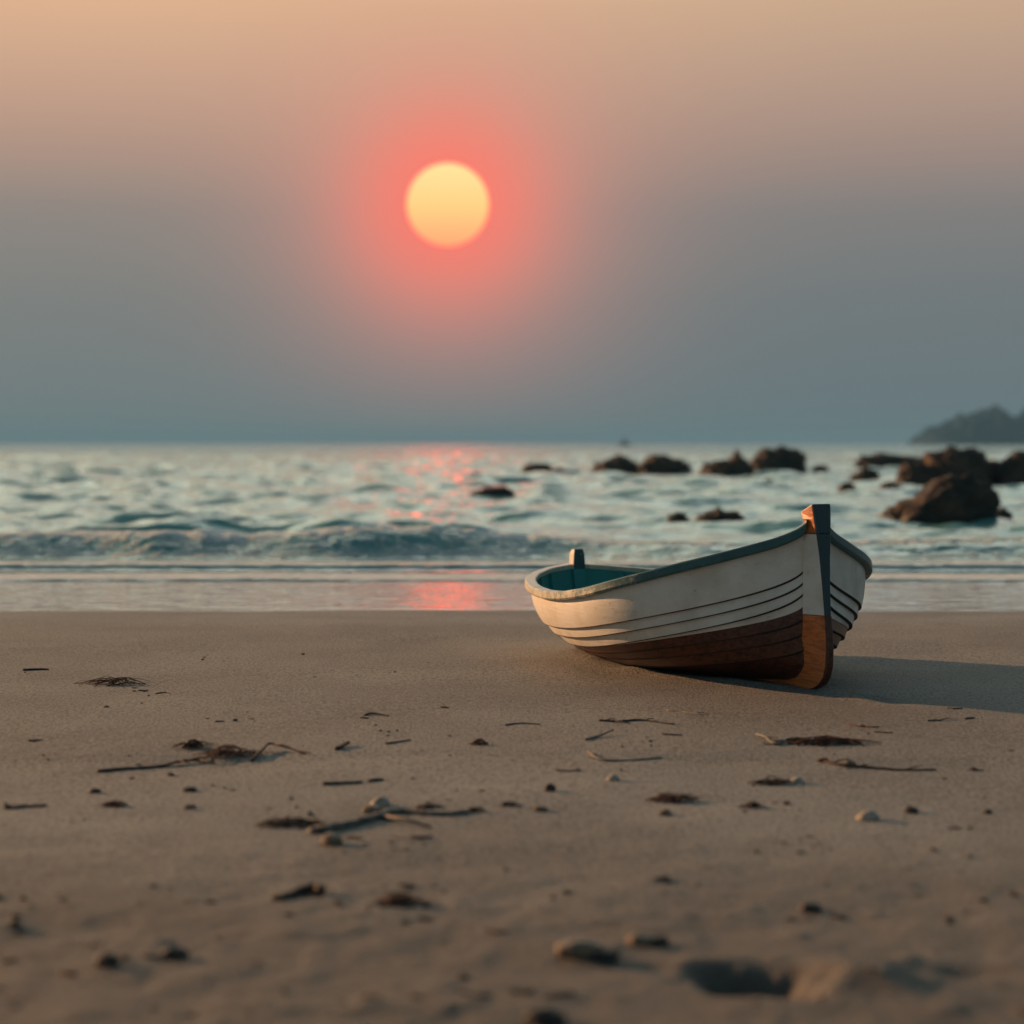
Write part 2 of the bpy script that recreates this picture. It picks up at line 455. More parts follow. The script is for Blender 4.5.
def sea_fields(x, y):
    z = np.full_like(x, SEA)
    r = np.random.RandomState(5)
    env = np.clip((y - 22.5) / 6.0, 0, 1)
    sw = np.zeros_like(x)
    for i in range(60):
        lam = 0.5 * (3.2 / 0.5) ** r.rand()
        a = r.normal(0, 0.55)
        kx, ky = math.sin(a) * 2 * math.pi / lam, math.cos(a) * 2 * math.pi / lam
        ph = r.rand() * 6.28
        fade = np.clip(1.3 - y * 0.006 / lam / 0.9, 0, 1)          # too fine for the mesh out there: left to the bump
        s_ = np.sin(kx * x + ky * y + ph + 0.9 * vnoise(x / lam / 2.2, y / lam / 2.2, i))
        sw += fade * (0.0088 * lam ** 0.80) * (1.157 - 2.0 * np.sqrt(np.clip(0.5 - 0.5 * s_, 0, 1)) ** 1.3)
    off = np.zeros_like(x)
    for i in range(34):
        lam = 1.5 * (5.5 / 1.5) ** r.rand()
        a = r.normal(0, 0.75)
        kx, ky = math.sin(a) * 2 * math.pi / lam, math.cos(a) * 2 * math.pi / lam
        ph = r.rand() * 6.28
        fade = np.clip(1.6 - y * 0.011 / lam, 0, 1)
        s_ = np.sin(kx * x + ky * y + ph + 1.2 * vnoise(x / lam / 1.6, y / lam / 1.6, 100 + i))
        off += fade * (0.0066 * lam ** 0.9) * (1.157 - 2.0 * np.sqrt(np.clip(0.5 - 0.5 * s_, 0, 1)) ** 1.3)
    z = z + np.clip((y - 34) / 16, 0, 1) * off
    gust = 0.65 + 0.55 * fbm(x / 7, y / 10, 2, 77)
    z = z + env * sw * gust
    foam = np.zeros_like(x)
    # single swells standing up before they break
    def ridge(cx, cy, half, hgt, back=1.0, frt=0.32, bend=0.0, fm=0.0):
        nonlocal z, foam
        yc = cy + bend * (x - cx) ** 2 + 0.12 * vnoise(x * 1.3, x * 0 + cy, 5)
        t = y - yc
        e_ = np.exp(-np.abs((x - cx) / half) ** 2.4)
        p = np.where(t < 0, np.exp(-(t / frt) ** 2), np.exp(-(t / back) ** 2)) * e_
        z = z + hgt * p
        if fm: foam = np.maximum(foam, fm * p * (t > -frt))
    for qx, qy, hw, hg in ((534, 508, 52, 0.14), (415, 512, 46, 0.11), (560, 520, 60, 0.16), (165, 518, 46, 0.08), (60, 512, 60, 0.10), (290, 505, 40, 0.10),
                           (345, 530, 60, 0.10), (700, 505, 60, 0.12), (820, 512, 70, 0.10), (640, 497, 60, 0.10), (250, 490, 60, 0.12), (110, 493, 45, 0.12), (850, 530, 70, 0.10)):
        p = px(qx, qy, SEA)
        ridge(p.x, p.y, hw / FPX * p.y, hg, 1.3, 0.42)
    # the breaker
    yc = 21.9 + 0.40 * fbm(x * 0.45, x * 0 + 1.0, 3, 12) - 0.02 * x
    A = np.interp(x, [-9, -6.5, -4.5, -2.6, -0.8, 0.3, 1.2, 2.6, 4.2, 6, 9], [0.27, 0.28, 0.28, 0.29, 0.30, 0.25, 0.17, 0.14, 0.17, 0.20, 0.2])
    A = A * (1 + 0.20 * fbm(x * 1.1, x * 0 + 4.0, 3, 15))
    t = y - yc
    tumble = fbm(x * 2.6, y * 3.2, 4, 55); broken_ = fbm(x * 0.9, x * 0 + 9.0, 3, 61)
    p = np.where(t < 0, np.exp(-np.abs(t / 0.62) ** 2.6), np.exp(-(t / 1.5) ** 2))
    z = z + A * p * (1 + 0.16 * tumble * (t < 0.3)) + 0.022 * fbm(x * 7, y * 8, 3, 57) * np.exp(-((t + 0.2) / 0.5) ** 2) * (0.6 + 0.4 * broken_)
    broken = 0.5 + 0.5 * fbm(x * 0.9, x * 0 + 9.0, 3, 61)
    foam = np.maximum(foam, np.clip(np.exp(-((t + 0.10) / 0.45) ** 2) * (0.34 + 0.55 * broken) * np.interp(x, [0.0, 1.6], [1.0, 0.55]) + 0.40 * np.exp(-((t + 0.78) / 0.22) ** 2) + 0.34 * np.exp(-((t - 0.12) / 0.30) ** 2) * (0.4 + 0.6 * broken), 0, 1))
    # the two thin sheets of the wash in front of it
    inner = np.interp(y, [16.4, 17.0, 20.9], [-0.01, 0.012, 0.0])
    s1 = 19.35 + 0.16 * fbm(x * 0.5, x * 0 + 3, 3, 91)
    s2 = 17.45 + 0.22 * fbm(x * 0.35, x * 0 + 7, 3, 95)
    st1 = 1 / (1 + np.exp(-np.clip((y - s1) / 0.022, -40, 40)))
    st2 = 1 / (1 + np.exp(-np.clip((y - s2) / 0.020, -40, 40)))
    behind = np.clip((22.0 - y) / 2.0, 0, 1)
    z = z + inner + behind * (0.050 * st1 * np.clip(1.3 - (y - s1) * 0.35, 0, 1) + 0.042 * st2 * np.clip(1.2 - (y - s2) * 0.4, 0, 1)) + 0.006 * behind * fbm(x * 3, y * 5, 3, 14)
    foam = np.maximum(foam, behind * (1.0 * np.exp(-((y - s1 - 0.62) / 0.52) ** 2) * (y > s1) + 0.95 * np.exp(-((y - s2 - 0.55) / 0.6) ** 2) * (y > s2 + 0.05)))
    # seaward edge slides under the sand
    z = z - 0.10 * np.clip((s2 - 0.18 - y) / 0.6, 0, 1)
    return z, foam


ys = np.concatenate([np.arange(16.5, 22.6, 0.03), np.arange(22.6, 30, 0.05), np.arange(30, 50, 0.10), 50 * np.exp(np.arange(0, 1, 1 / 420) * math.log(240 / 50)), 240 * np.exp(np.arange(0, 1, 1 / 260) * math.log(7000 / 240)), [7000.0]])
tt = np.linspace(-1, 1, 521)
sh = np.sign(tt) * np.where(np.abs(tt) < 0.90, np.abs(tt) / 0.90, 1 + ((np.abs(tt) - 0.90) / 0.10) ** 2 * 4)
X = sh[None, :] * (0.275 * ys + 0.4)[:, None]
Y = np.repeat(ys[:, None], X.shape[1], 1)
Z, FO = sea_fields(X, Y)
sea = grid_mesh('sea', X, Y, Z, M_sea, {'foam': FO})
tag(sea, 'pale choppy sea with a small breaker and thin wash', 'sea', kind='structure')


# ------------------------------------------------------------------ island on the horizon
def make_island():
    Dm = 1500.0
    prof = [(918, 446), (921, 438), (925, 430), (933, 424.5), (946, 422.5), (953, 418), (959, 414.5), (968, 413), (975, 415), (980, 410), (987, 406), (994, 405), (1001, 409), (1009, 419), (1016, 418), (1024, 412),
            (1036, 404), (1050, 402), (1066, 408), (1080, 412), (1096, 422), (1120, 432), (1150, 440), (1165, 446)]
    xs = np.array([(a - 512) / FPX * Dm for a, b in prof]); hs = np.array([(443.2 - b) / FPX * Dm for a, b in prof])
    u = np.linspace(xs[0], xs[-1], 260)
    h = np.interp(u, xs, hs)
    v = np.linspace(-1, 1, 60)
    U, V = np.meshgrid(u, v)
    H = np.repeat(h[None], 60, 0)
    prof_d = np.clip(1 - np.abs(V) ** 2.2, 0, 1)
    Zi = H * prof_d * (1 + 0.30 * fbm(U / 4.5, V * 7, 4, 8)) + 1.2 * fbm(U / 2.6, V * 22, 3, 18) * prof_d - 1.0
    return grid_mesh('island', U, Dm + V * 70, Zi, M_island)


tag(make_island(), 'hazy wooded island on the horizon at right', 'island', kind='structure')


# ------------------------------------------------------------------ rocks in the shallows
def make_rock(x0, x1, base, top, outline, label, seed, depth=0.8, warp=0.22):
    """outline: list of (0..1 across, 0..1 height) for the silhouette"""
    zb = SEA
    p = px((x0 + x1) / 2, base, zb)
    d = p.y
    wd = (x1 - x0) / FPX * d
    hg = (base - top) / FPX * d * (1.0 if wd > 1.5 and d < 40 else 1.14)
    dp = wd * depth
    bm = bmesh.new()
    bmesh.ops.create_icosphere(bm, subdivisions=5, radius=1.0)
    ox = [a for a, b in outline]; oh = [b for a, b in outline]
    off = Vector((seed * 3.7, seed * 1.3, seed * 2.1))
    for v in bm.verts:
        n = v.co.normalized()
        # angular facets from low-frequency cells, then roughness
        k = 1 + warp * (mnoise.noise(n * 1.6 + off) * 0.6 + 0.5 * mnoise.noise(n * 3.3 + off)) + 0.10 * mnoise.noise(n * 8 + off) + 0.04 * mnoise.noise(n * 19 + off)
        c_ = mnoise.voronoi(n * 2.2 + off)[0]
        k *= 0.93 + 0.16 * min(1.0, c_[1] - c_[0])
        q = n * k
        fx = max(0, min(1, 0.5 + q.x * 0.5))
        hp = np.interp(fx, ox, oh)
        zz = max(q.z, -0.35) / max(0.42, math.sqrt(max(0.0, 1 - min(1.0, q.x * q.x))))
        prof = math.copysign(abs(zz) ** 0.72, zz)
        v.co = (q.x * wd * 0.5, q.y * dp * 0.5, (prof * hp if zz > 0 else zz * 0.6) * hg)
    xs_ = [v.co.x for v in bm.verts if v.co.z > 0]; zt = max(v.co.z for v in bm.verts)
    xa, xb = min(xs_), max(xs_)
    for v in bm.verts:
        v.co.x = (v.co.x - (xa + xb) / 2) * wd / (xb - xa)
        if v.co.z > 0: v.co.z *= hg / zt
    me = bpy.data.meshes.new('sea_rock')
    bm.to_mesh(me); bm.free()
    o = link('sea_rock', me, M_rock)
    o.location = (p.x, d + dp * 0.35, zb)
    return tag(o, label, 'rock', 'rocks standing in the sea')


dome = [(0, .5), (.2, .85), (.5, 1), (.8, .85), (1, .5)]
make_rock(520, 553, 475, 464, dome, 'low dark rock left of the long pair, with a pebble-sized rock at its right', 1)
make_rock(552, 567, 475, 468, dome, 'tiny rock touching the right end of the leftmost far rock', 2)
make_rock(590, 641, 476, 457, [(0, .5), (.3, .85), (.6, 1), (.8, .8), (1, .4)], 'left rock of the long low far pair behind the boat stern', 3)
make_rock(634, 694, 475, 457, [(0, .3), (.3, 1), (.45, .95), (.7, .7), (1, .6)], 'right rock of the long low far pair behind the boat stern', 4)
make_rock(699, 757, 477, 452, [(0, .4), (.3, .62), (.5, .66), (.66, 1), (.8, .75), (1, .4)], 'far dark rock with a pointed peak left of the round rock', 5)
make_rock(749, 810, 475, 449, [(0, .5), (.25, .85), (.55, 1), (.8, .9), (1, .5)], 'broad round-topped far rock right of the pointed one', 6)
make_rock(812, 831, 475, 466, dome, 'small far rock just right of the broad round-topped rock', 7)
make_rock(762, 776, 486, 479, dome, 'bit of dark rock awash below the pointed and round far rocks', 8)
make_rock(468, 516, 501, 488, [(0, .5), (.3, .8), (.6, 1), (.9, .9), (1, .6)], 'flat dark rock beside the sun glitter', 9, 0.6)
make_rock(667, 691, 524, 513, dome, 'small rounded rock at the left of the near low pair above the boat', 10)
make_rock(695, 746, 524, 509, [(0, .4), (.25, .7), (.45, 1), (.6, .75), (.8, .85), (1, .4)], 'lumpy low rock, right of the near pair above the boat', 11)
make_rock(856, 948, 469, 452, [(0, .5), (.25, .85), (.5, .75), (.75, .6), (1, .9)], 'long flat dark ledge reaching out left of the right-hand rocks', 12, 0.4)
make_rock(851, 883, 483, 469, [(0, .4), (.5, 1), (.8, .9), (1, .4)], 'small dark rock below the long flat ledge', 13)
make_rock(838, 858, 492, 483, dome, 'lowest left pebble-like rock awash left of the largest rock', 14)
make_rock(879, 903, 492, 482, dome, 'dark little rock awash just above the tip of the largest rock', 15)
make_rock(898, 948, 488, 464, [(0, .6), (.2, .95), (.5, 1), (1, .7)], 'brown blunt rock leaning on the left of the tall back rock', 16)
make_rock(924, 1002, 488, 451, [(0, .5), (.15, .82), (.4, 1), (.75, .96), (.9, .8), (1, .5)], 'tall dark back rock behind the largest rock', 17)
make_rock(976, 1018, 487, 462, [(0, .7), (.5, 1), (1, .7)], 'dark grey rock between the tall back rock and the frame edge', 18)
make_rock(998, 1050, 488, 454, [(0, .6), (.4, 1), (1, .7)], 'brown rock cut by the right edge of the picture', 19)
make_rock(878, 1004, 525, 472, [(0, .30), (.15, .42), (.35, .66), (.50, .93), (.58, 1), (.80, .98), (.90, .90), (1, .7)], 'largest rock, nearest to shore with a sloping left flank', 20, 0.7)
make_rock(996, 1014, 522, 508, [(0, .6), (.4, 1), (1, .5)], 'small pointed rock at the right foot of the largest rock', 21)

# ------------------------------------------------------------------ ship far out
p = px(625, 445.2, SEA)
shd = 900.0
ship = bpy.data.objects.new('ship', None); COL.objects.link(ship)
ship.location = ((625 - 512) / FPX * shd, shd, SEA)
tag(ship, 'tiny hazy ship on the horizon above the rocks', 'ship')
bm = bmesh.new()
L_, B_ = 3.0, 1.0
sec = [(-1, .75, .9), (-.6, 1, .75), (0, 1, .7), (.6, .9, .8), (1, .05, 1.15)]
vs = []
for a, b, h in sec:
    vs.append([bm.verts.new((a * L_, s_ * b * B_ * f_, z_)) for s_, f_, z_ in ((-1, .7, -.4), (-1, 1, h), (1, 1, h), (1, .7, -.4))])
for i in range(4):
    for j in range(4): bm.faces.new((vs[i][j], vs[i][(j + 1) % 4], vs[i + 1][(j + 1) % 4], vs[i + 1][j]))
bm.faces.new(vs[0]); bm.faces.new(vs[-1][::-1])
me = bpy.data.meshes.new('hull'); bm.to_mesh(me); bm.free(); link('hull', me, M_ship, ship, False)
bm = bmesh.new()
for sz, lc in (((2.4, 1.5, 1.3), (-.4, 0, 1.35)), ((1.3, 1.2, .8), (-.5, 0, 2.4))):
    r_ = bmesh.ops.create_cube(bm, size=1.0)
    bmesh.ops.scale(bm, vec=sz, verts=r_['verts']); bmesh.ops.translate(bm, vec=lc, verts=r_['verts'])
bmesh.ops.bevel(bm, geom=bm.edges[:], offset=0.06, segments=1, affect='EDGES')
me = bpy.data.meshes.new('cabin'); bm.to_mesh(me); bm.free(); link('cabin', me, M_ship, ship, False)
bm = bmesh.new()
bmesh.ops.create_cone(bm, cap_ends=True, segments=8, radius1=.09, radius2=.05, depth=2.0)
bmesh.ops.translate(bm, vec=(-.5, 0, 3.6), verts=bm.verts[:])
me = bpy.data.meshes.new('mast'); bm.to_mesh(me); bm.free(); link('mast', me, M_ship, ship, False)

# ------------------------------------------------------------------ the rowing boat
BOAT = bpy.data.objects.new('rowing_boat', None); COL.objects.link(BOAT)
TH = 0.435
BOAT.location = (1.478, 9.75, 0)
BOAT.rotation_euler = (0, 0, math.pi / 2 + TH)       # local +x runs from bow to stern, local +y to the camera's left
tag(BOAT, 'white clinker rowing boat with dark wooden bottom and teal inside, lying on the sand', 'boat')
BL, BB, BXM, BPB, BPS = 2.58, 0.775, 0.38, 2.5, 1.88


def spline(xk, yk, x):
    """natural cubic through the knots"""
    xk = np.asarray(xk, float); yk = np.asarray(yk, float); n = len(xk); h = np.diff(xk)
    A = np.zeros((n, n)); r = np.zeros(n); A[0, 0] = A[-1, -1] = 1
    for i in range(1, n - 1):
        A[i, i - 1] = h[i - 1]; A[i, i] = 2 * (h[i - 1] + h[i]); A[i, i + 1] = h[i]
        r[i] = 6 * ((yk[i + 1] - yk[i]) / h[i] - (yk[i] - yk[i - 1]) / h[i - 1])
    m = np.linalg.solve(A, r)
    k = np.clip(np.searchsorted(xk, x) - 1, 0, n - 2); d = x - xk[k]; ee = xk[k + 1] - x
    return (m[k] * ee ** 3 + m[k + 1] * d ** 3) / (6 * h[k]) + (yk[k] / h[k] - m[k] * h[k] / 6) * ee + (yk[k + 1] / h[k] - m[k + 1] * h[k] / 6) * d


def plan(q):
    x = (1 - np.cos(np.pi * q)) / 2
    a = np.clip((BXM - x) / BXM, 0, 1); c_ = np.clip((x - BXM) / (1 - BXM), 0, 1)
    b = np.where(x < BXM, BB * (1 - a ** BPB), BB * np.clip(1 - c_ ** BPS, 0, 1) ** (1 / BPS))
    return b + 0.046 * np.clip(1 - x / 0.3, 0, 1) ** 2


def sheer(q): return spline([0, .2, .45, .7, 1], [.815, .640, .418, .410, .460], q)
def keelz(q): return np.interp(q, [0, .15, .5, 1], [.045, .02, -.03, -.05])


def hull_pt(q, ze, side):
    """q bow..stern, ze 0 rim .. 1 keel -> boat space"""
    q = np.asarray(q, float); ze = np.asarray(ze, float)
    b = plan(q)
    f = (1 - np.cos(np.pi * q)) / 2
    mid = np.clip(np.minimum(q / 0.42, 1), 0, 1)
    mid = mid * mid * (3 - 2 * mid)
    n_ = 1.25 + 1.25 * mid
    m_ = 1.0 + 0.75 * mid
    W = np.clip(1 - ze ** n_, 0, 1) ** (1 / m_)
    b0 = np.minimum(b, 0.028 + 0.016 * np.clip(1 - q / 0.2, 0, 1) * (1 - ze ** 2))
    y = b0 + (b - b0) * W
    ub = 0.012 + 0.008 * ze + 0.10 * np.clip((ze - 0.86) / 0.14, 0, 1) ** 2
    us = BL * (1 - 0.20 * ze ** 2.2)
    u = ub + (us - ub) * f
    z = sheer(q) + (keelz(q) - sheer(q)) * ze
    return np.stack([u, side * y, z], -1)


def hull_n(q, ze, side):
    q = np.clip(q, .012, .988); ze = np.clip(ze, 0.002, .97)
    a = hull_pt(q + .006, ze, side) - hull_pt(q - .006, ze, side)
    b = hull_pt(q, ze + .002, side) - hull_pt(q, ze - .002, side)
    n = np.cross(a, b) * side
    n /= np.linalg.norm(n, axis=-1, keepdims=True) + 1e-12
    return n


LAPQ = [0, .25, .5, .85, 1]
LAPS = [[.275, .37, .40, .53, .53], [.345, .455, .51, .65, .65], [.415, .54, .62, .765, .765], [.505, .57, .632, .775, .775]]
NQ = 121
QS = np.linspace(0, 1, NQ)
LAP = 0.016


def curve(k): return np.interp(QS, np.linspace(0, 1, 41), np.convolve(np.pad(np.interp(np.linspace(0, 1, 41), LAPQ, LAPS[k]), 3, mode='edge'), np.ones(7) / 7, 'valid'))


class Shell:
    def __init__(self): self.v = []; self.f = []
    def grid(self, P, flip):
        nr, nc = P.shape[:2]; o = len(self.v)
        self.v.extend(P.reshape(-1, 3).tolist())
        for i in range(nr - 1):
            for j in range(nc - 1):
                a = o + i * nc + j
                fc = (a, a + 1, a + nc + 1, a + nc)
                self.f.append(fc[::-1] if flip else fc)


def strake(sh_, top, bot, rows, step, side, quad=False, first_off=0.0):
    r = np.linspace(0, 1, rows)
    rr = 1 - (1 - r) ** 2 if quad else r
    ze = top[None] + (bot - top)[None] * rr[:, None]
    Q = np.repeat(QS[None], rows, 0)
    endfade = np.clip(QS / 0.20, 0.0, 1) ** 0.8
    off = (first_off + (step - first_off) * r)[:, None] * endfade[None]
    P = hull_pt(Q, ze, side) + hull_n(Q, ze, side) * off[..., None]
    sh_.grid(P, side > 0)
    if step > 0:      # the plank's lower edge, facing down
        low = np.repeat(bot[None], 2, 0); Q2 = Q[:2]
        o2 = np.array([step, -0.002])[:, None] * endfade[None]
        sh_.grid(hull_pt(Q2, low, side) + hull_n(Q2, low, side) * o2[..., None], side > 0)


top_s, bot_s, seam_s = Shell(), Shell(), Shell()
c1, c2, c3, c4 = (curve(k) for k in range(4))
zero, one = np.zeros(NQ), np.ones(NQ)
for side in (1, -1):
    strake(top_s, zero, c1, 10, LAP, side)
    strake(top_s, c1, c2, 5, LAP, side)
    strake(top_s, c2, c3, 5, LAP, side)
    strake(top_s, c3, c4, 4, 0.004, side)
    lv = [c4 + (one - c4) * t_ for t_ in (0, .17, .36, .58)]
    for a, b in zip(lv[:-1], lv[1:]): strake(bot_s, a, b, 5, LAP, side)
    strake(bot_s, lv[-1], one, 14, 0.0, side, True)
def seam(cv, side):
    ze = np.stack([cv - .006, cv, cv + .003, cv + .010]); Q3 = np.repeat(QS[None], 4, 0)
    ef = np.clip(QS / 0.20, 0.0, 1) ** 0.8
    off = np.array([.95 * LAP, LAP, .3 * LAP, 0])[:, None] * ef[None] + np.array([.0014, .0016, .0016, .0012])[:, None]
    seam_s.grid(hull_pt(Q3, ze, side) + hull_n(Q3, ze, side) * off[..., None], side > 0)


for side in (1, -1):
    for cv in (c1, c2, c3): seam(cv, side)
    for t_ in (.17, .36, .58): seam(c4 + (one - c4) * t_, side)
mesh('planking', top_s.v, top_s.f, M_white, BOAT)
tagp = mesh('bottom_planking', bot_s.v, bot_s.f, M_bottom, BOAT)
tagp['label'] = 'dark brown varnished bottom planks'

M_tar, s = material('tarred_seam')
bset(s, color=(0.035, 0.024, 0.018), rough=0.7)
mesh('seams', seam_s.v, seam_s.f, M_tar, BOAT)

# inside
lin = Shell()
for side in (1, -1):
    ze = np.linspace(0.0, 0.80, 14)
    Q, ZE = np.meshgrid(np.linspace(0.02, 1, 101), ze)
    P = hull_pt(Q, ZE, side) - hull_n(Q, ZE, side) * 0.022
    P[..., 1] = np.where(side * P[..., 1] < 0, 0, P[..., 1])
    lin.grid(P, side < 0)
mesh('lining', lin.v, lin.f, M_teal_in, BOAT)

# floor boards
fb_v, fb_f = [], []
Q = np.linspace(0.12, 0.97, 40)
zf = 0.78
for k in range(-3, 4):
    for q0, q1 in zip(Q[:-1], Q[1:]):
        pts = []
        for qq in (q0, q1):
            pr = hull_pt(qq, zf, 1)
            hw = max(0.0, pr[1] - 0.05)
            for yy_ in (k - 0.47, k + 0.47):
                pts.append((pr[0], max(-hw, min(hw, yy_ * 0.135)), pr[2]))
        if abs(pts[0][1] - pts[1][1]) < 0.01 and abs(pts[2][1] - pts[3][1]) < 0.01: continue
        o = len(fb_v); fb_v += pts; fb_f.append((o, o + 2, o + 3, o + 1))
fl = mesh('floorboards', fb_v, fb_f, M_floor, BOAT, False)
sm = fl.modifiers.new('s', 'SOLIDIFY'); sm.thickness = 0.018

# ribs
for qq in (.16, .25, .34, .43, .52, .61, .70, .79, .87):
    for side in (1, -1):
        ze = np.linspace(0.03, 0.80, 12)
        c0 = hull_pt(np.full(12, qq), ze, side); n0 = hull_n(np.full(12, qq), ze, side)
        tan = hull_pt(np.full(12, qq + .004), ze, side) - hull_pt(np.full(12, qq - .004), ze, side)
        tan /= np.linalg.norm(tan, axis=-1, keepdims=True)
        v, f = [], []
        for i in range(12):
            for a, d in ((-.018, .018), (-.016, .040), (.016, .040), (.018, .018)):
                v.append(c0[i] - n0[i] * d + tan[i] * a)
        for i in range(11):
            for j in range(3): f.append((i * 4 + j, i * 4 + j + 1, i * 4 + j + 5, i * 4 + j + 4))
        mesh('rib', v, f, M_teal_in, BOAT, False)


def box(name, size, loc, mat, parent, bev=0.006, rot=(0, 0, 0), taper=None):
    bm = bmesh.new()
    bmesh.ops.create_cube(bm, size=1.0)
    for v in bm.verts:
        t_ = taper(v.co) if taper else Vector((1, 1, 1))
        v.co = Vector((v.co.x * size[0] * t_.x, v.co.y * size[1] * t_.y, v.co.z * size[2] * t_.z))
    bmesh.ops.bevel(bm, geom=bm.edges[:], offset=bev, segments=2, affect='EDGES')
    me = bpy.data.meshes.new(name); bm.to_mesh(me); bm.free()
    o = link(name, me, mat, parent, False)
    o.location = loc; o.rotation_euler = rot
    return o


# thwarts, set low inside
for qq in (.40, .66):
    pr = hull_pt(qq, 0.42, 1)
    box('thwart', (0.22, 2 * (pr[1] - 0.03), 0.028), (pr[0], 0, pr[2]), M_teal_in, BOAT)

# gunwale: one rail a side from stem to sternpost
PROF = [(-.026, -.012), (-.026, .008), (-.021, .013), (.030, .012), (.037, .006), (.038, -.022), (.033, -.029), (.004, -.031)]
for side in (1, -1):                                    # port and starboard rail
    qs = np.linspace(0.0, 1, 141)
    P = hull_pt(qs, np.zeros(141), side)
    N = hull_n(qs, np.full(141, .0), side); N[:, 2] = 0; N /= np.linalg.norm(N, axis=1, keepdims=True)
    v, f, al_ = [], [], []
    npf = len(PROF)
    for i in range(141):
        sc_ = 1.0
        wob_ = 0.0025 * mnoise.noise(Vector((qs[i] * 14, side * 3, 0)))
        for a, b in PROF:
            v.append(P[i] + N[i] * (a + wob_) * sc_ + np.array([0, 0, b * (1.0 + .25 * (1 - qs[i])) + wob_]))
            al_.append(qs[i])
    for i in range(140):
        for j in range(npf):
            fc = (i * npf + j, i * npf + (j + 1) % npf, (i + 1) * npf + (j + 1) % npf, (i + 1) * npf + j)
            f.append(fc if side > 0 else fc[::-1])
    f.append(tuple(range(npf))[::-1]); f.append(tuple(140 * npf + j for j in range(npf)))
    o = mesh('gunwale', v, f, M_gun, BOAT)
    o.data.set_sharp_from_angle(angle=R(32))
    at = o.data.attributes.new('along', 'FLOAT', 'POINT')
    at.data.foreach_set('value', np.array(al_, np.float32))

# stem: loft of stations (front u, z, half width front, half width rear, rear u)
ST = [(-.064, .905, .052, .050, .055), (-.076, .83, .046, .054, .030), (-.086, .76, .040, .056, .016), (-.098, .65, .029, .059, .016), (-.112, .50, .021, .060, .016),
      (-.126, .365, .017, .060, .016)]
FT = [(-.128, .365, .018, .060, .016), (-.140, .28, .019, .056, .022), (-.146, .19, .020, .050, .045), (-.142, .12, .021, .045, .08), (-.122, .066, .021, .040, .12), (-.088, .030, .021, .036, .16), (-.035, .004, .020, .033, .20), (.05, -.012, .020, .030, .25), (.15, -.020, .020, .030, .30)]


def loft(name, sts, mats, side_m, front_m, parent, capz=True):
    v, f, mi = [], [], []
    for i, (uf, z, wf, wr, ur) in enumerate(sts):
        zr = z
        if name == 'stem_head' and i == 0: zr = z - .040
        if name == 'keel_forefoot' and i > 0: zr = z + (0.03 + .05 * min(1, i / 7)) * min(1, i / 3)
        for a, b, zz in ((ur, wr, zr), (uf + .012, wf + .002, z), (uf, wf - .006, z), (uf, -wf + .006, z), (uf + .012, -wf - .002, z), (ur, -wr, zr)):
            v.append((a, b, zz))
    for i in range(len(sts) - 1):
        for j in range(5):
            f.append((i * 6 + j, i * 6 + j + 1, (i + 1) * 6 + j + 1, (i + 1) * 6 + j)); mi.append(front_m if j in (1, 2, 3) else side_m)
        f.append((i * 6 + 5, i * 6, (i + 1) * 6, (i + 1) * 6 + 5)); mi.append(side_m)
    f.append(tuple(range(6))[::-1]); mi.append(front_m)
    n = (len(sts) - 1) * 6
    f.append(tuple(n + j for j in range(6))); mi.append(side_m)
    o = mesh(name, v, f, mats, parent, False, mi)
    b_ = o.modifiers.new('b', 'BEVEL'); b_.width = 0.009 if name == 'stem_head' else 0.004; b_.segments = 3; b_.limit_method = 'ANGLE'; b_.angle_limit = R(25)
    return o


loft('stem_head', ST[:3], [M_copper, M_stemteal], 0, 1, BOAT)
loft('stem', ST[2:], [M_white, M_stemteal], 0, 1, BOAT)
ff = loft('keel_forefoot', FT, [M_copper, M_bottom], 0, 1, BOAT)  # front faces take the dark wood as painted-in shade
ff['label'] = 'bare orange-brown wooden forefoot'

# keel along the bottom, breasthook inside the bow, sternpost
kv, kf = [], []
ks = np.linspace(0.14, BL * 0.80, 24)
for i, u_ in enumerate(ks):
    q_ = math.acos(max(-1, min(1, 1 - 2 * u_ / BL))) / math.pi
    zt = float(keelz(np.array(q_))) + 0.02
    for a, b in ((-.030, zt), (-.022, zt - .065), (.022, zt - .065), (.030, zt)): kv.append((u_, a, b))
for i in range(len(ks) - 1):
    for j in range(4): kf.append((i * 4 + j, i * 4 + (j + 1) % 4, (i + 1) * 4 + (j + 1) % 4, (i + 1) * 4 + j))
kf += [(0, 3, 2, 1), tuple(len(kv) - 4 + j for j in range(4))]
mesh('keel', kv, kf, M_copper, BOAT, False)

bv = [(.05, .06, .785), (.05, -.06, .785), (.18, -.20, .695), (.13, 0, .73), (.18, .20, .695)]
bv += [(a, b, c_ - .035) for a, b, c_ in bv]
bf = [(0, 1, 2, 3, 4), (9, 8, 7, 6, 5)] + [(i, i + 5, (i + 1) % 5 + 5, (i + 1) % 5) for i in range(5)]
o = mesh('breasthook', bv, bf, M_copper, BOAT, False)
b_ = o.modifiers.new('b', 'BEVEL'); b_.width = 0.005; b_.segments = 2

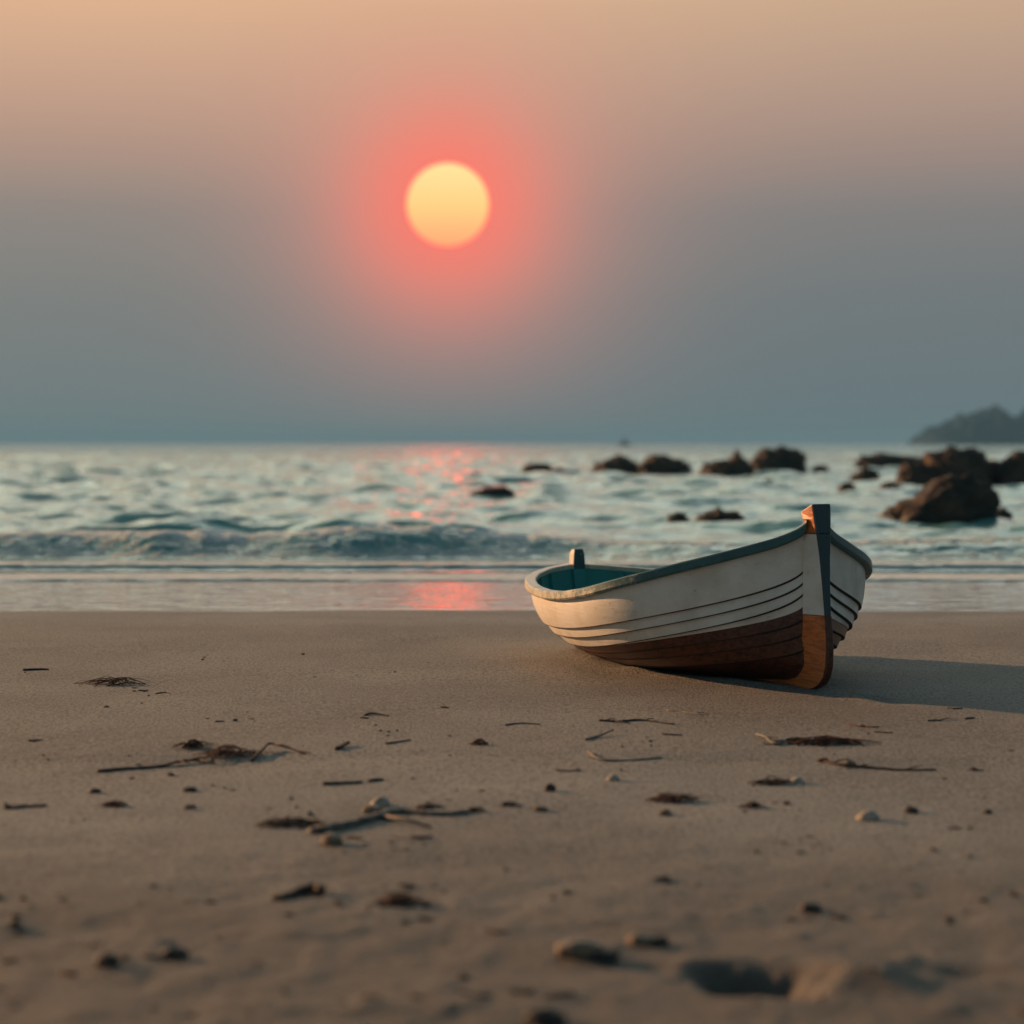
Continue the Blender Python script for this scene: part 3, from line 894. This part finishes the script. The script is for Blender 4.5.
sv = []
for z_, hx, hy, ox_ in ((.16, .026, .046, -.09), (.38, .026, .044, -.030), (.44, .030, .042, -.012), (.53, .034, .036, -.004), (.56, .020, .028, -.010)):
    for a, b in ((-1, -1), (1, -1), (1, 1), (-1, 1)): sv.append((BL + ox_ + a * hx, b * hy, z_))
sf = [(3, 2, 1, 0), (16, 17, 18, 19)]
for i in range(4):
    for j in range(4): sf.append((i * 4 + j, i * 4 + (j + 1) % 4, i * 4 + 4 + (j + 1) % 4, i * 4 + 4 + j))
SPM = paint('sternpost_paint', (0.020, 0.080, 0.092), (0.04, 0.12, 0.13), (0.4, 0.38, 0.3), 0.6, 0.45)
mi = [2, 0] + [(2 if i < 2 else (1 if j == 2 else 0)) for i in range(4) for j in range(4)]
o = mesh('sternpost', sv, sf, [SPM, M_white, M_teal_in], BOAT, False, mi)
b_ = o.modifiers.new('b', 'BEVEL'); b_.width = 0.006; b_.segments = 2


# ------------------------------------------------------------------ what the tide left on the sand
class Tubes:
    def __init__(self): self.v = []; self.f = []
    def tube(self, pts, r0, r1, n=6, flat=1.0):
        o = len(self.v); m = len(pts)
        for i, p_ in enumerate(pts):
            a = Vector(pts[max(0, i - 1)]); b = Vector(pts[min(m - 1, i + 1)])
            t_ = (b - a).normalized()
            s_ = t_.cross(Vector((0, 0, 1)))
            s_ = s_.normalized() if s_.length > 1e-4 else Vector((1, 0, 0))
            u_ = s_.cross(t_)
            r_ = r0 + (r1 - r0) * i / (m - 1)
            for k_ in range(n):
                an = 2 * math.pi * k_ / n
                self.v.append(Vector(p_) + s_ * math.cos(an) * r_ + u_ * math.sin(an) * r_ * flat)
        for i in range(m - 1):
            for k_ in range(n):
                self.f.append((o + i * n + k_, o + i * n + (k_ + 1) % n, o + (i + 1) * n + (k_ + 1) % n, o + (i + 1) * n + k_))
        self.f.append(tuple(o + k_ for k_ in range(n))[::-1]); self.f.append(tuple(o + (m - 1) * n + k_ for k_ in range(n)))


def place(o, p_):
    o.location = (p_.x, p_.y, bz(p_.x, p_.y))
    return o


def weed(x, y, wpx, hpx, label, mat=None, strands=26, seed=0, tilt=0.0, group='seaweed left on the sand', name='seaweed_clump', cat='seaweed'):
    """a tangle of strands wpx wide, hpx high in the photograph"""
    r = random.Random(seed * 31 + int(x))
    p_ = px(x, y); sc_ = p_.y / FPX
    W_, H_ = wpx * sc_ / 2, max(0.006, hpx * sc_)
    T = Tubes()
    for i in range(strands):
        cx = r.gauss(0, .42) * W_; cy = r.gauss(0, .35) * W_ * .55
        an = r.gauss(tilt, .7); ln = W_ * r.uniform(.25, .75)
        hz = H_ * r.uniform(.15, .9) * (.45 + .55 * max(0, 1 - abs(cx) / W_))
        pts = []
        b1_, b2_ = r.uniform(-.5, .5), r.uniform(-.8, .8)
        for k_ in range(7):
            t_ = k_ / 6 * 2 - 1
            xx = cx + math.cos(an) * ln * t_ + b1_ * ln * .3 * (1 - t_ * t_)
            yy_ = cy + math.sin(an) * ln * t_ + b2_ * ln * .4 * (1 - t_ * t_)
            pts.append((xx, yy_, max(0.001, hz * (1 - t_ * t_) + r.uniform(0, .12) * H_)))
        rad = r.uniform(.0016, .0042)
        T.tube(pts, rad, rad * .5, 5, r.choice([1, .5, .4]))
    o = mesh(name, T.v, T.f, mat or M_weed)
    place(o, p_)
    return tag(o, label, cat, group)


def stick(pts_px, rpx, label, mat, name='driftwood_stick', cat='stick', lift=0.3, group='sticks and twigs on the sand', taper=.5, branches=0, seed=0):
    r = random.Random(seed + int(pts_px[0][0]))
    base = px(*pts_px[len(pts_px) // 2][:2]); sc_ = base.y / FPX
    ctrl = []
    for q_ in pts_px:
        p_ = px(q_[0], q_[1]); ctrl.append(Vector((p_.x, p_.y, bz(p_.x, p_.y) + (q_[2] * sc_ if len(q_) > 2 else 0))))
    org = Vector((base.x, base.y, bz(base.x, base.y)))
    dense = []
    n = len(ctrl)
    for i in range(n - 1):
        p0, p1, p2, p3 = ctrl[max(0, i - 1)], ctrl[i], ctrl[i + 1], ctrl[min(n - 1, i + 2)]
        for k_ in range(6):
            t_ = k_ / 6
            c_ = 0.5 * ((2 * p1) + (p2 - p0) * t_ + (2 * p0 - 5 * p1 + 4 * p2 - p3) * t_ ** 2 + (3 * p1 - p0 - 3 * p2 + p3) * t_ ** 3)
            dense.append(c_)
    dense.append(ctrl[-1])
    rad = rpx * sc_
    pts = [d_ - org + Vector((r.gauss(0, rad * .25), r.gauss(0, rad * .4), rad * lift + r.uniform(0, rad * .25))) for d_ in dense]
    T = Tubes(); T.tube(pts, rad, rad * taper, 7)
    for b in range(branches):
        i = r.randrange(2, len(pts) - 2); q_ = pts[i]
        ln = rad * r.uniform(5, 12); s_ = r.choice([-1, 1])
        T.tube([q_, q_ + Vector((ln * .5, s_ * ln * .5, rad * .6)), q_ + Vector((ln, s_ * ln * 1.1, rad * .1))], rad * .55, rad * .25, 5)
    o = mesh(name, T.v, T.f, mat)
    o.location = org
    return tag(o, label, cat, group)


def stone(x, y, wpx, hpx, label, mat, name='pebble', cat='pebble', seed=0, group='pebbles and clods on the sand', depth=.8, rough=.25, sink=.25, rot=0.0):
    p_ = px(x, y); sc_ = p_.y / FPX
    bm = bmesh.new(); bmesh.ops.create_icosphere(bm, subdivisions=3, radius=1.0)
    off = Vector((seed * 2.3 + x, y, 0))
    for v in bm.verts:
        n = v.co.normalized()
        k_ = 1 + rough * mnoise.noise(n * 1.4 + off) + rough * .5 * mnoise.noise(n * 3.1 + off) + rough * .25 * mnoise.noise(n * 7 + off)
        v.co = Vector((n.x * wpx * sc_ * .5, n.y * wpx * sc_ * .5 * depth, n.z * hpx * sc_ * .62)) * k_
    me = bpy.data.meshes.new(name); bm.to_mesh(me); bm.free()
    o = link(name, me, mat)
    o.location = (p_.x, p_.y, bz(p_.x, p_.y) + hpx * sc_ * (.5 - sink))
    o.rotation_euler = (0, 0, rot)
    return tag(o, label, cat, group)


def shell_(x, y, wpx, hpx, label, rot=0.0, mat=None, group='shells on the sand'):
    """a ribbed, domed half shell lying hollow side down"""
    p_ = px(x, y); sc_ = p_.y / FPX; w_ = wpx * sc_ / 2; h_ = hpx * sc_
    v, f = [], []
    nr, na = 8, 28
    for i in range(nr + 1):
        t_ = i / nr
        for j in range(na):
            an = 2 * math.pi * j / na
            rr = t_ * (1 + .04 * math.cos(an * 9) * t_)
            v.append((w_ * (rr * math.cos(an) + .25 * (1 - t_)), w_ * .8 * rr * math.sin(an), h_ * (1 - t_ ** 2) ** .7 * (1 + .05 * math.cos(an * 9) * t_)))
    for i in range(nr):
        for j in range(na): f.append((i * na + j, (i + 1) * na + j, (i + 1) * na + (j + 1) % na, i * na + (j + 1) % na))
    o = mesh('shell', v, f, mat or M_pale)
    sm_ = o.modifiers.new('s', 'SOLIDIFY'); sm_.thickness = h_ * .12
    place(o, p_); o.rotation_euler = (R(4), R(-6), rot)
    return tag(o, label, 'shell', group)


# seaweed
weed(115, 684, 76, 9, 'wide low tuft of dark seaweed at far left, behind all other seaweed', strands=34, seed=1)
weed(193, 750, 36, 9, 'short dark upright tuft of seaweed just behind the long strand at left', strands=30, seed=2)
weed(228, 757, 66, 11, 'matted red-brown seaweed lying along the long strand at left', M_weed_red, 44, 3)
stick([(97, 770), (125, 768), (155, 766), (185, 762, 2), (205, 761)], 2.0, 'long dark seaweed stalk running left from the red-brown mat', M_weed, 'seaweed_stalk', 'seaweed', branches=3, group='seaweed left on the sand')
stick([(252, 761), (262, 756, 3), (270, 752, 5), (286, 754, 3), (305, 757)], 1.6, 'arched brown stalk rising from the right end of the red-brown mat', M_weed_red, 'seaweed_stalk', 'seaweed', branches=2, group='seaweed left on the sand')
weed(480, 748, 18, 7, 'small round red-brown seaweed ball in the middle of the beach', M_weed_red, 26, 4)
weed(115, 805, 28, 7, 'small red-brown seaweed tuft at left below the long strand', M_weed_red, 22, 5)
weed(828, 746, 78, 8, 'dense flat bundle of red-brown seaweed in front of the boat bow', M_weed_red, 60, 6)
stick([(757, 738), (766, 744, 3), (775, 749, 1), (790, 744, 2), (806, 742)], 1.4, 'pale looped stalk at the left end of the seaweed bundle by the bow', M_stick, 'seaweed_stalk', 'seaweed', branches=2, group='seaweed left on the sand')
stick([(818, 762), (840, 767), (870, 769), (905, 771), (936, 770)], 1.9, 'long dark seaweed strand in front of the seaweed bundle at right', M_weed, 'seaweed_stalk', 'seaweed', branches=4, group='seaweed left on the sand')
weed(824, 763, 14, 6, 'small dark knot of seaweed at the left end of the right-hand strand', strands=16, seed=8)
weed(974, 770, 14, 4, 'dark scrap of seaweed past the right end of the right-hand strand', strands=12, seed=9)
weed(772, 783, 40, 7, 'low dark seaweed clump with a pale shell at its right end', strands=34, seed=10)
weed(675, 802, 50, 9, 'red-edged seaweed clump heaped on the sand below the boat middle', M_weed_red, 44, 11)
weed(753, 808, 28, 7, 'dark seaweed clump between the heaped clump and the white-topped pebble', strands=24, seed=12)
weed(288, 825, 56, 9, 'flat dark seaweed clump left of the forked driftwood', strands=40, seed=13)
weed(400, 901, 54, 13, 'blurred red-brown seaweed tangle in the foreground', M_weed_red, 34, 14)
weed(510, 808, 18, 6, 'dark seaweed scrap right of the forked driftwood', strands=16, seed=15)
weed(430, 809, 26, 6, 'brown seaweed shred lying against the forked driftwood', M_weed_red, 18, 16)
weed(474, 813, 22, 5, 'dark seaweed shred at the right tip of the forked driftwood', strands=16, seed=17)
# sticks and twigs
stick([(312, 834), (345, 829), (372, 822), (398, 813)], 5.0, 'thick grey driftwood branch, lower arm of the fork in the foreground', M_stick, taper=.8, branches=1)
stick([(398, 813), (425, 816), (450, 817), (468, 814)], 3.4, 'thin grey driftwood branch, right arm of the fork in the foreground', M_stick, taper=.6)
stick([(23, 671), (36, 670), (49, 670)], 1.6, 'short dark twig at far left behind the seaweed tuft', M_twig)
stick([(156, 694), (164, 693), (170, 694)], 0.8, 'tiny dark twig right of the wide tuft at far left', M_twig)
stick([(5, 807), (22, 806), (45, 805)], 2.4, 'dark straight stick near the left edge of the picture', M_twig)
stick([(324, 786), (345, 785), (362, 784)], 2.2, 'dark straight stick above the forked driftwood', M_twig)
stick([(369, 783), (376, 782), (383, 782)], 2.0, 'stubby dark twig right of the straight stick above the driftwood', M_twig)
stick([(365, 717), (373, 716, 1), (389, 718)], 1.2, 'small twig with a knob, alone behind the stubby bark', M_twig, branches=1)
stick([(386, 747), (400, 745), (411, 744, 1)], 1.2, 'thin dark twig left of the round seaweed ball', M_twig)
stick([(336, 754), (343, 751, 1), (350, 748, 2)], 2.6, 'stubby piece of dark bark right of the arched stalk', M_twig, 'bark_piece', taper=.6)
stick([(505, 728), (520, 726), (540, 727)], 1.0, 'thin twig left of the longest twig below the boat', M_twig)
stick([(599, 724), (618, 725), (640, 723), (674, 727)], 1.5, 'longest thin dark twig below the boat', M_twig, branches=3)
stick([(667, 712), (683, 714), (700, 717)], 1.3, 'orange-lit twig close under the boat keel', M_stick, branches=1)
stick([(662, 738), (672, 739), (682, 739)], 1.3, 'short dark twig right of the pale grass blade', M_twig)
stick([(585, 745), (600, 741, 1), (613, 737, 4)], 1.6, 'grey blade of driftwood tilted up below the longest twig', M_stick)
stick([(588, 756), (598, 762, 1), (620, 763), (662, 760)], 1.4, 'pale hooked stalk lying below the tilted grey blade', M_stick, branches=1)
stick([(556, 772), (568, 773), (580, 772)], 1.2, 'faint thin twig above the white shell', M_twig)
stick([(948, 709), (955, 710), (962, 709)], 1.1, 'tiny twig lying inside the boat shadow', M_twig)
stick([(965, 720), (970, 719), (975, 719)], 1.1, 'tiny twig at the lower edge of the boat shadow', M_twig)
stick([(928, 723), (935, 722), (942, 722)], 1.2, 'small twig just out of the boat shadow', M_twig, branches=1)
stick([(846, 726), (862, 729), (880, 729)], 1.0, 'thin brown twig between boat bow and seaweed bundle', M_weed_red, branches=2)
stick([(875, 734), (885, 735), (893, 735)], 1.0, 'short dark twig right of the thin brown twig by the bow', M_twig)
stick([(274, 899), (292, 894), (312, 890, 3), (322, 893, 4)], 4.2, 'blurred dark curled leaf-like bark in the left foreground', M_twig, 'bark_piece', taper=1.2)
# stones and shells
shell_(380, 806, 22, 9, 'pale shell at the fork of the driftwood', .4)
shell_(613, 782, 14, 6, 'small white shell on open sand below the boat', .2)
shell_(797, 782, 18, 6, 'pale shell at the right end of the low dark seaweed clump', 1.0)
shell_(867, 819, 25, 9, 'white-topped shell, largest on the right of the beach', -.2)
stone(373, 813, 20, 9, 'small brown stone left of the pale shell at the driftwood fork', M_stone)
stone(550, 793, 12, 8, 'dark round pebble left of the white shell', M_dark)
stone(332, 846, 22, 13, 'red-brown lump below the thick end of the driftwood', M_stone, seed=2)
stone(912, 812, 15, 7, 'dark pebble right of the white-topped shell', M_dark)
stone(988, 812, 9, 5, 'tiny dark pebble at the right edge level with the white-topped shell', M_dark)
stone(850, 767, 13, 6, 'grey pebble lying on the right-hand seaweed strand', M_clod)
stone(810, 908, 22, 10, 'lone dark pebble in the right foreground', M_dark)
stone(578, 955, 46, 20, 'large brown stone in the foreground, left of the footprint', M_stone, seed=4, depth=.7)
stone(606, 958, 26, 13, 'dark stone touching the right of the large brown foreground stone', M_dark)
stone(640, 943, 26, 12, 'brown stone right of and behind the large foreground stone', M_stone, seed=7)
stone(660, 943, 20, 11, 'dark stone at the right end of the foreground stones', M_dark, seed=3)
stone(174, 958, 28, 12, 'blurred black pebble in the left foreground, larger of two', M_dark, seed=5)
stone(107, 967, 26, 13, 'blurred black pebble in the left foreground, leftmost', M_dark, seed=6)
stone(545, 1024, 42, 16, 'dark stone cut by the bottom edge of the picture', M_dark, seed=9)
stone(665, 815, 14, 6, 'small dark clod under the heaped seaweed clump', M_clod)
stone(540, 812, 16, 5, 'brown clod right of the dark seaweed scrap', M_clod)
stone(190, 790, 14, 5, 'small dark pebble below the long strand at left', M_dark)
stone(95, 791, 12, 5, 'dark crumb of pebble above the small seaweed tuft at left', M_dark)
stone(190, 808, 12, 5, 'brown clod right of the small seaweed tuft at left', M_clod)

# crumbs of weed, shell and grit strewn everywhere between them
r = random.Random(99)
lv_, lf_, li_ = [], [], []
ico = bmesh.new(); bmesh.ops.create_icosphere(ico, subdivisions=1, radius=1.0)
iv = [v.co.copy() for v in ico.verts]; jf = [[v.index for v in f.verts] for f in ico.faces]; ico.free()
cl = [(r.uniform(-100, 1124), r.choice([r.uniform(622, 690), r.uniform(690, 860), r.uniform(690, 860), r.uniform(860, 1020)])) for _ in range(70)]
for k_ in range(380):
    cx_, cy_ = r.choice(cl)
    if r.random() < .35: cx_, cy_ = r.uniform(-100, 1124), r.uniform(640, 1020)
    qx_ = cx_ + r.gauss(0, 16); qy_ = max(620, cy_ + r.gauss(0, 3))
    if 470 < qx_ < 1010 and qy_ < 735: continue
    p_ = px(qx_, qy_); z_ = bz(p_.x, p_.y)
    rad_ = r.choice([.004, .005, .006, .008, .011]) * r.uniform(.7, 1.2)
    lx_ = rad_ * r.choice([1, 1, 1.5, 3.2]); an_ = r.uniform(-.6, .6); o_ = len(lv_)
    for c_ in iv:
        j_ = 1 + r.uniform(-.3, .3)
        a_, b_ = c_.x * lx_ * j_, c_.y * rad_ * j_
        lv_.append((p_.x + a_ * math.cos(an_) - b_ * math.sin(an_), p_.y + a_ * math.sin(an_) + b_ * math.cos(an_), z_ + (c_.z * .55 + .3) * rad_ * j_))
    m_ = r.choice([0, 0, 0, 1, 2, 2])
    for f_ in jf: lf_.append([o_ + i_ for i_ in f_]); li_.append(m_)
lit = mesh('beach_litter', lv_, lf_, [M_twig, M_weed_red, M_clod], smooth=False, midx=li_)
tag(lit, 'crumbs of weed and grit strewn over the sand', 'litter', kind='stuff')

# ------------------------------------------------------------------ the air
HZ_TOP = 36.0
bm = bmesh.new(); bmesh.ops.create_cube(bm, size=1.0)
for v in bm.verts: v.co = Vector((v.co.x * 16000, v.co.y * 16000, (v.co.z + .5) * (HZ_TOP + 6) - 6))
me = bpy.data.meshes.new('haze'); bm.to_mesh(me); bm.free()
hz_m = bpy.data.materials.new('haze'); hz_m.use_nodes = True
ht = hz_m.node_tree; ht.nodes.clear()
pv = ht.nodes.new('ShaderNodeVolumePrincipled')
pv.inputs['Color'].default_value = (0.24, 0.49, 0.76, 1)
pv.inputs['Density'].default_value = 0.00029
pv.inputs['Anisotropy'].default_value = 0.0
oo = ht.nodes.new('ShaderNodeOutputMaterial')
ht.links.new(pv.outputs[0], oo.inputs['Volume'])
hz = link('haze', me, hz_m, smooth=False)
tag(hz, 'thin grey sea haze over the whole beach', 'haze', kind='stuff')
